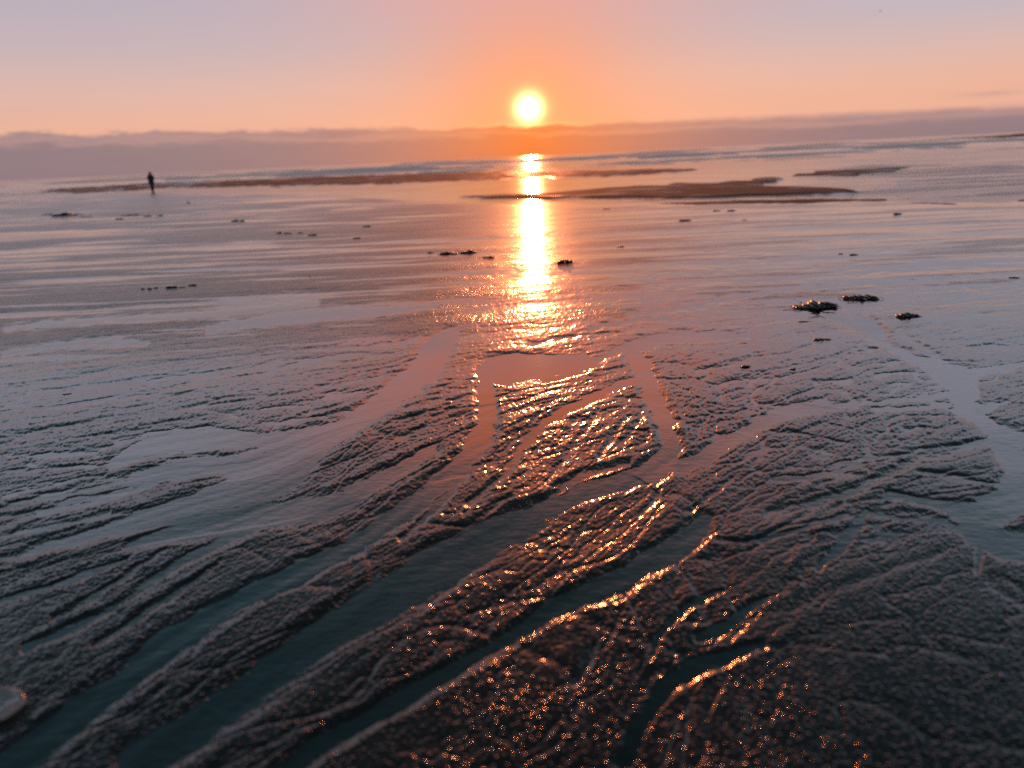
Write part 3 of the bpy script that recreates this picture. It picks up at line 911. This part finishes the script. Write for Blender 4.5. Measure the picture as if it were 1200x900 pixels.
# facing the sea (+y); weight on the right leg, hands together in front at chest height
V = [(0, 0, .93), (0, .01, 1.10), (0, .03, 1.30), (0, .02, 1.43), (0, .035, 1.50), (0, .045, 1.60), (0, .045, 1.70),
     (-.09, 0, .88), (-.085, .03, .50), (-.07, -.01, .09), (-.075, .13, .03),
     (.09, 0, .88), (.07, .035, .50), (.035, 0, .09), (.045, .14, .03),
     (-.18, .01, 1.39), (-.27, -.01, 1.13), (-.13, .20, 1.15), (-.06, .27, 1.18),
     (.18, .01, 1.39), (.28, -.01, 1.13), (.14, .20, 1.15), (.06, .27, 1.18),
     (0, .145, 1.60)]
E = [(0, 1), (1, 2), (2, 3), (3, 4), (4, 5), (5, 6), (0, 7), (7, 8), (8, 9), (9, 10), (0, 11), (11, 12), (12, 13), (13, 14),
     (3, 15), (15, 16), (16, 17), (17, 18), (3, 19), (19, 20), (20, 21), (21, 22), (5, 23)]
RD = [(.15, .11), (.135, .10), (.15, .105), (.09, .08), (.055, .058), (.08, .095), (.065, .08),
      .085, .058, .042, .035, .085, .058, .042, .035, .06, .045, .035, .03, .06, .045, .035, .03, .014]
skin_mesh('body', V, E, RD, 2, m_skin, person)
CV = [V[0], V[1], V[2], V[3], V[15], V[16], V[17], V[19], V[20], V[21], (0, .0, .78)]
CE = [(0, 1), (1, 2), (2, 3), (3, 4), (4, 5), (5, 6), (3, 7), (7, 8), (8, 9), (0, 10)]
CR = [(.205, .16), (.18, .145), (.195, .15), (.115, .105), .098, .078, .058, .098, .078, .058, (.20, .155)]
skin_mesh('coat', CV, CE, CR, 2, m_coat, person)
skin_mesh('hood', [(0, .0, 1.44), (0, .015, 1.53), (0, .025, 1.63), (0, .025, 1.70)], [(0, 1), (1, 2), (2, 3)],
          [(.13, .11), (.115, .115), (.108, .12), (.07, .085)], 2, m_coat, person)
TV = [(0, 0, .90), V[7], V[8], (-.07, 0, .13), V[11], V[12], (.037, 0, .13)]
skin_mesh('trousers', TV, [(0, 1), (1, 2), (2, 3), (0, 4), (4, 5), (5, 6)],
          [(.165, .13), .108, .078, .058, .108, .078, .058], 2, m_trou, person)
for x_, y_ in ((-.07, .0), (.037, .0)):
    skin_mesh('boot', [(x_, y_ - .02, .13), (x_, y_ - .02, .05), (x_, y_ + .12, .04)], [(0, 1), (1, 2)], [.056, .056, .045], 2, m_boot, person)

# ------------------------------------------------------------------- seabird --
d_b = 240.0
bp_ = at_dist(1032, 13, d_b)
bm = bmesh.new()
rows = [(-.28, .02), (-.20, .06), (-.05, .085), (.10, .08), (.20, .055), (.27, .05), (.31, .025), (.37, .006)]
rings = []
for y_, r_ in rows:
    rings.append([bm.verts.new((r_ * math.cos(a), y_, r_ * .9 * math.sin(a))) for a in [k * math.pi / 4 for k in range(8)]])
for a, b in zip(rings[:-1], rings[1:]):
    for k in range(8): bm.faces.new((a[k], a[(k + 1) % 8], b[(k + 1) % 8], b[k]))
bm.faces.new(rings[0][::-1]); bm.faces.new(rings[-1])
for sg in (-1, 1):
    sec = [(0.05, .10, -.10, .02), (.30, .15, -.07, .20), (.52, .10, -.08, .17), (.78, -.05, -.13, .05)]
    prev = None
    for x_, yf, yb, z_ in sec:
        cur = [bm.verts.new((sg * x_, yf, z_)), bm.verts.new((sg * x_, (yf + yb) / 2, z_ + .02)), bm.verts.new((sg * x_, yb, z_)), bm.verts.new((sg * x_, (yf + yb) / 2, z_ - .012))]
        if prev:
            for k in range(4): bm.faces.new((prev[k], prev[(k + 1) % 4], cur[(k + 1) % 4], cur[k]))
        else: bm.faces.new(cur)
        prev = cur
    bm.faces.new(prev[::-1])
bmesh.ops.recalc_face_normals(bm, faces=bm.faces)
me = bpy.data.meshes.new('seagull'); bm.to_mesh(me); bm.free()
o = link_mesh('seagull', me, plain_mat('bird_grey', (0.10, 0.10, 0.11), 0.8))
o.location = bp_; o.rotation_euler = (R(8), R(-18), R(60))
tag(o, 'tiny dark bird flying high in the sky on the right', 'bird')

# ------------------------------------------------------- low dark land far out --
def mound(name, x0, x1, y0, depth, hgt, seed, mat):
    n = 120; mrow = 8
    xs = np.linspace(x0, x1, n)
    me = bpy.data.meshes.new(name)
    vs = []; fs = []
    for j in range(mrow):
        t = j / (mrow - 1)
        for i, x in enumerate(xs):
            k = min(1.0, (x - x0) / ((x1 - x0) * 0.25), (x1 - x) / ((x1 - x0) * 0.15))
            k = max(k, 0) ** 0.7
            nz = float(perlin(np.array([x / 14.0]), np.array([t * 2 + seed]), seed)[0]) * .35 + float(perlin(np.array([x / 4.0]), np.array([t * 4 + seed]), seed + 1)[0]) * .2
            vs.append((x, y0 + depth * t, -0.6 + (0.6 + hgt * k * (1 + nz)) * math.sin(math.pi * min(max(t, .001), .999)) ** .6))
    for j in range(mrow - 1):
        for i in range(n - 1):
            a = j * n + i
            fs.append((a, a + 1, a + n + 1, a + n))
    me.from_pydata(vs, [], fs)
    for p in me.polygons: p.use_smooth = True
    o = link_mesh(name, me, mat)
    tag(o, kind='structure')


pl = at_dist(1160, 158, 270.0); pr = at_dist(1330, 150, 270.0)
mound('headland', pl.x, pr.x, 262, 30, 0.9, 5, plain_mat('dark_reef', (0.030, 0.036, 0.024), 0.9, 0.4, 0.3))

# ------------------------------------------------------------ stranded seaweed --
weed_mat, nt, bs = new_mat('wet_seaweed')
tc = nt.n('ShaderNodeTexCoord').outputs['Object']
nt.put(bs.inputs['Base Color'], nt.mix(nt.noise(tc, 40.0, 3, 0.6), c4((0.010, 0.012, 0.008)), c4((0.045, 0.032, 0.014))))
bs.inputs['Roughness'].default_value = 0.38
pale_mat = plain_mat('pale_shell', (0.55, 0.46, 0.38), 0.45, 0.2, 60)


def ribbon(bm, p0, ang, length, width, lift, rnd, seg=7):
    """one crinkled strap of weed with thickness, lying on the sand and partly lifted"""
    a = ang; p = Vector(p0); prev = None
    ph = rnd.uniform(0, 6)
    for i in range(seg + 1):
        t = i / seg
        wv = width * (0.55 + 0.6 * math.sin(math.pi * min(t * .9 + .1, 1))) * rnd.uniform(.8, 1.15)
        side = Vector((-math.sin(a), math.cos(a), rnd.uniform(-.35, .35))) * wv
        zz = p0[2] + lift * math.sin(math.pi * (t * .85 + .1)) + width * .35 * math.sin(ph + 5 * t)
        c = Vector((p.x, p.y, max(zz, 0.001)))
        th = Vector((0, 0, max(width * .28, .0012)))
        cur = [bm.verts.new(c - side), bm.verts.new(c + th), bm.verts.new(c + side), bm.verts.new(c - th)]
        if prev:
            for k in range(4): bm.faces.new((prev[k], prev[(k + 1) % 4], cur[(k + 1) % 4], cur[k]))
        else:
            bm.faces.new(cur)
        prev = cur
        a += rnd.uniform(-.6, .6)
        p += Vector((math.cos(a), math.sin(a), 0)) * (length / seg)
    bm.faces.new(prev[::-1])


def blob(bm, c, rx, ry, rz, rnd, n=7, mrow=5):
    rings = []
    for j in range(1, mrow):
        ph = math.pi * j / mrow - math.pi / 2
        ring = []
        for k in range(n):
            a = 2 * math.pi * k / n
            f = rnd.uniform(.75, 1.25)
            ring.append(bm.verts.new((c[0] + rx * f * math.cos(ph) * math.cos(a), c[1] + ry * f * math.cos(ph) * math.sin(a), c[2] + rz * math.sin(ph) * rnd.uniform(.85, 1.2))))
        rings.append(ring)
    lo = bm.verts.new((c[0], c[1], c[2] - rz)); hi = bm.verts.new((c[0], c[1], c[2] + rz))
    for k in range(n):
        bm.faces.new((lo, rings[0][(k + 1) % n], rings[0][k])); bm.faces.new((hi, rings[-1][k], rings[-1][(k + 1) % n]))
    for a, b in zip(rings[:-1], rings[1:]):
        for k in range(n): bm.faces.new((a[k], a[(k + 1) % n], b[(k + 1) % n], b[k]))


def finish(bm, name, mat, parent=None, smooth=True):
    bmesh.ops.recalc_face_normals(bm, faces=bm.faces)
    me = bpy.data.meshes.new(name); bm.to_mesh(me); bm.free()
    if smooth:
        for p in me.polygons: p.use_smooth = True
    return link_mesh(name, me, mat, parent)


def weed(px, py, wpx, hpx, label, seed, group='seaweed stranded on the beach', lumps=None, parts=True):
    """a clump whose middle stands at the photo pixel; wpx, hpx its size there"""
    rnd = random.Random(seed)
    g = ground_pt(px, py + hpx * .35)
    mp = (g.y * cp + CAM_H * sp_) / F_PX
    w = wpx * mp; hh = max(hpx * mp * .62, .008)
    z = film_z(g.x, g.y)
    bm = bmesh.new()
    nl = lumps or max(2, int(wpx / 5))
    dl = min(w * .35, hh * 2.2)
    for i in range(nl):                                  # heaped body of the clump
        t = (i + .5) / nl - .5
        k = 1 - abs(t) * .9
        q = rnd.uniform(.45, 1.05) * k
        blob(bm, (t * w * .85, rnd.uniform(-.3, .3) * dl, hh * q * .42), w / nl * rnd.uniform(.55, .95), dl * rnd.uniform(.5, .9), hh * q * .55, rnd)
    for i in range(max(4, int(wpx * .7))):               # straps
        t = rnd.uniform(-.48, .48)
        ribbon(bm, (t * w, rnd.uniform(-.6, .6) * dl, hh * .12), rnd.choice((0, math.pi)) + rnd.uniform(-.7, .7),
               w * rnd.uniform(.12, .36), max(hh * .10, .003), hh * rnd.uniform(.05, .40) * (1 - abs(t)), rnd)
    if wpx < 18 or not parts:
        o = finish(bm, 'seaweed_clump', weed_mat)
        root = o
    else:
        root = bpy.data.objects.new('seaweed_clump', None); col.objects.link(root)
        finish(bm, 'fronds', weed_mat, root)
        st_ = bmesh.new()
        ribbon(st_, (-w * .42, -dl * .2, hh * .1), math.pi + rnd.uniform(-.25, .25), w * .42, max(hh * .08, .004), hh * .12, rnd, 9)
        finish(st_, 'stalk', weed_mat, root)
    root.location = (g.x, g.y, z - hh * .06)
    root.rotation_euler.z = rnd.uniform(-.12, .12)
    tag(root, label, 'seaweed', group)
    return root, w, hh


GR = 'seaweed stranded on the beach'
ca, wa, ha = weed(955, 354, 50, 15, 'largest dark seaweed heap on the wet sand, with pale shells in its left end', 1, lumps=9)
cb, wb, hb = weed(1008, 346, 40, 11, 'long dark seaweed heap just behind the largest heap', 2, lumps=7)
weed(1063, 368, 27, 10, 'dark seaweed heap nearest the camera among three big ones at right', 3, lumps=5)
WEEDS = [
    (1052, 250, 9, 4, 'small lone dark seaweed lump close to the water\'s edge at right'),
    (1188, 324, 10, 4, 'small dark seaweed lump near the right border of the photo'),
    (962, 397, 18, 5, 'flat dark seaweed scrap beside the pale rill, in front of the largest heap'),
    (1001, 298, 8, 3, 'tiny dark seaweed bit behind the long heap at right'),
    (985, 297, 5, 2.5, 'tiniest seaweed bit left of another behind the long heap at right'),
    (943, 376, 14, 3, 'thin flat seaweed strip just in front of the largest heap'),
    (662, 305.5, 20, 8, 'dark humped seaweed clump right of the sun\'s bright reflection'),
    (803, 257, 12, 4, 'small reddish dark seaweed lump below the dark sand bar'),
    (727, 288, 8, 2.5, 'small seaweed bit halfway between the humped clump and the dark sand bar'),
    (840, 246, 8, 3, 'left one of two small seaweed bits just below the dark sand bar'),
    (856, 246, 10, 3, 'right one of two small seaweed bits just below the dark sand bar'),
    (872, 257, 6, 2.5, 'faint seaweed speck below the pair under the dark sand bar'),
    (710, 244, 9, 3, 'small seaweed bit at the water\'s edge right of the sun reflection'),
    (526, 295, 21, 7, 'thickest clump of the seaweed string left of the sun reflection'),
    (549, 294, 20, 6, 'right hand clump of the seaweed string beside the sun reflection'),
    (505, 295.5, 7, 3.5, 'left end bit of the seaweed string left of the sun reflection'),
    (573, 300, 11, 4, 'small flat seaweed lump touching the left edge of the sun reflection'),
    (419, 278, 9, 3.5, 'lone seaweed lump a little above and left of the seaweed string'),
    (430, 264.5, 9, 3, 'lone flat seaweed bit farthest from the camera left of the sun reflection'),
    (327, 273, 7, 4, 'left lump of the short seaweed row in the left middle of the beach'),
    (337, 273.5, 10, 3.5, 'widest lump of the short seaweed row in the left middle of the beach'),
    (352, 273, 5, 3.5, 'small round lump in the short seaweed row in the left middle of the beach'),
    (366, 275, 10, 3, 'flat right end bit of the short seaweed row at the left middle'),
    (76, 251, 36, 6, 'broad dark seaweed heap far off at left, below the person'),
    (56, 251.5, 12, 2.5, 'thin seaweed tail at the left of the broad far heap'),
    (101, 253, 14, 2.5, 'thin seaweed tail at the right of the broad far heap'),
    (140, 255, 9, 3, 'short seaweed lump in front of the thin strip below the person'),
    (153, 251, 21, 3, 'thin seaweed strip on the sand straight below the person'),
    (173, 251.5, 9, 2.5, 'middle bit of the seaweed line below the person'),
    (187, 251, 8, 3, 'right end bit of the seaweed line below the person'),
    (275, 258, 7, 4, 'left one of two small seaweed lumps beside the line below the person'),
    (283, 258, 6, 4, 'right one of two small seaweed lumps beside the line below the person'),
    (221, 237, 3, 4, 'single tiny dark seaweed speck below and right of the person'),
    (167.5, 338, 3.5, 4.5, 'leftmost of three small round seaweed lumps in a row at left'),
    (176, 338, 5, 4.5, 'middle one of three small round seaweed lumps in a row at left'),
    (182.5, 337, 4.5, 4.5, 'rightmost of three small round seaweed lumps in a row at left'),
    (201, 336.5, 14, 4.5, 'longer seaweed scrap right of the three round lumps at left'),
    (213, 336.5, 8, 3, 'thin seaweed end touching the longer scrap at left'),
    (226, 334, 9, 3.5, 'rightmost bit of the seaweed row at left'),
    (78, 460, 9, 3.5, 'small dark scrap on the grainy sand far left of the rills'),
    (350, 484, 6, 3, 'small dark scrap on the grainy bar beside the left rill'),
    (929, 432, 6, 3, 'tiny dark scrap on the grainy sand left of the pale rill'),
    (874, 429, 9, 5, 'small reddish dark lump on the sand right of the central rill'),
]
for i, (px, py, w_, h_, lab) in enumerate(WEEDS):
    weed(px, py, w_, h_, lab, 20 + i)


def shell_bit(px, py, r, label, seed):
    rnd = random.Random(seed)
    g = ground_pt(px, py + 2)
    bm = bmesh.new()
    # ribbed half shell: a fan of ridges over a low dome
    n, mrow = 15, 6
    grid = []
    for j in range(mrow + 1):
        t = j / mrow
        row = []
        for i in range(n + 1):
            a = math.pi * (0.08 + 0.84 * i / n)
            rr = r * t * (1 + .05 * (i % 2))
            row.append(bm.verts.new((rr * math.cos(a), rr * math.sin(a) - r * .4, r * .42 * math.sin(math.pi * min(.15 + .8 * (1 - t), 1)) + (.02 * r if i % 2 else 0))))
        grid.append(row)
    for a, b in zip(grid[:-1], grid[1:]):
        for i in range(n): bm.faces.new((a[i], a[i + 1], b[i + 1], b[i]))
    bmesh.ops.remove_doubles(bm, verts=bm.verts, dist=r * .004)
    ret = bmesh.ops.solidify(bm, geom=bm.faces[:], thickness=r * .06)
    o = finish(bm, 'seashell', pale_mat)
    o.location = (g.x, g.y, film_z(g.x, g.y) + r * .05)
    o.rotation_euler = (R(rnd.uniform(-15, 15)), R(rnd.uniform(-15, 15)), rnd.uniform(0, 6))
    tag(o, label, 'shell')
    return o


sa = shell_bit(938, 353, .035, 'pale shell at the left end of the largest seaweed heap', 1)
sb = shell_bit(949, 359, .026, 'small pale shell in front of the middle of the largest seaweed heap', 2)
sc_ = shell_bit(988, 345, .026, 'small pale shell at the left tip of the long seaweed heap', 3)
sd_ = shell_bit(1012, 349, .030, 'pale shell in front of the right half of the long seaweed heap', 4)
se = shell_bit(363, 321, .028, 'tiny white shell alone on the smooth wet sand left of the sun reflection', 5)

# ------------------------------------ pale stranded disc at the left border, blue pebble --
g = ground_pt(-4, 832)
bm = bmesh.new()
n, mrow = 48, 12
prof = [(0, .012), (.02, .012), (.04, .013), (.055, .017), (.066, .024), (.074, .027), (.081, .024), (.086, .014), (.087, .004), (.084, -.004)]
rnd = random.Random(4)
wob = [1 + .05 * math.sin(2 * math.pi * 3 * i / n + 1) + .035 * math.sin(2 * math.pi * 7 * i / n) for i in range(n)]
rings = []
for k, (r_, z_) in enumerate(prof[1:]):
    rings.append([bm.verts.new((r_ * wob[i] * math.cos(2 * math.pi * i / n), r_ * wob[i] * math.sin(2 * math.pi * i / n), z_ * (1 + .15 * math.sin(5 * 2 * math.pi * i / n + k)))) for i in range(n)])
cv = bm.verts.new((0, 0, .012))
for i in range(n): bm.faces.new((cv, rings[0][i], rings[0][(i + 1) % n]))
for a, b in zip(rings[:-1], rings[1:]):
    for i in range(n): bm.faces.new((a[i], b[i], b[(i + 1) % n], a[(i + 1) % n]))
bm.faces.new(rings[-1][::-1])
jm, nt, bs = new_mat('jelly')
tc = nt.n('ShaderNodeTexCoord').outputs['Object']
nt.put(bs.inputs['Base Color'], nt.mix(nt.noise(tc, 60, 3, .6), c4((0.16, 0.15, 0.15)), c4((0.36, 0.33, 0.32))))
bs.inputs['Roughness'].default_value = 0.18
bs.inputs['IOR'].default_value = 1.4
for v_ in bm.verts: v_.co *= 0.86
o = finish(bm, 'jellyfish', jm)
o.location = (g.x, g.y, sand_z(g.x, g.y) + .002)
tag(o, 'pale glassy stranded jellyfish with a raised rim, cut by the left border of the photo', 'jellyfish')

g = ground_pt(1176, 795)
bm = bmesh.new()
blob(bm, (0, 0, 0), .011, .008, .007, random.Random(8), 12, 8)
o = finish(bm, 'pebble', plain_mat('blue_pebble', (0.10, 0.14, 0.26), 0.4))
o.location = (g.x, g.y, sand_z(g.x, g.y) + .004)
tag(o, 'small blue grey pebble on the dark sand near the lower right corner', 'pebble')


# ------------------------------------------------------------------ output --
sc.render.engine = 'CYCLES'
sc.cycles.use_denoising = False
sc.cycles.max_bounces = 5
sc.cycles.sample_clamp_indirect = 4.0
sc.cycles.sample_clamp_direct = 0.0
sc.cycles.caustics_reflective = False
sc.cycles.caustics_refractive = False
sc.view_settings.view_transform = 'Standard'
sc.view_settings.look = 'None'
sc.view_settings.exposure = -0.12
sc.view_settings.gamma = 1.0
sc.view_settings.use_curve_mapping = False
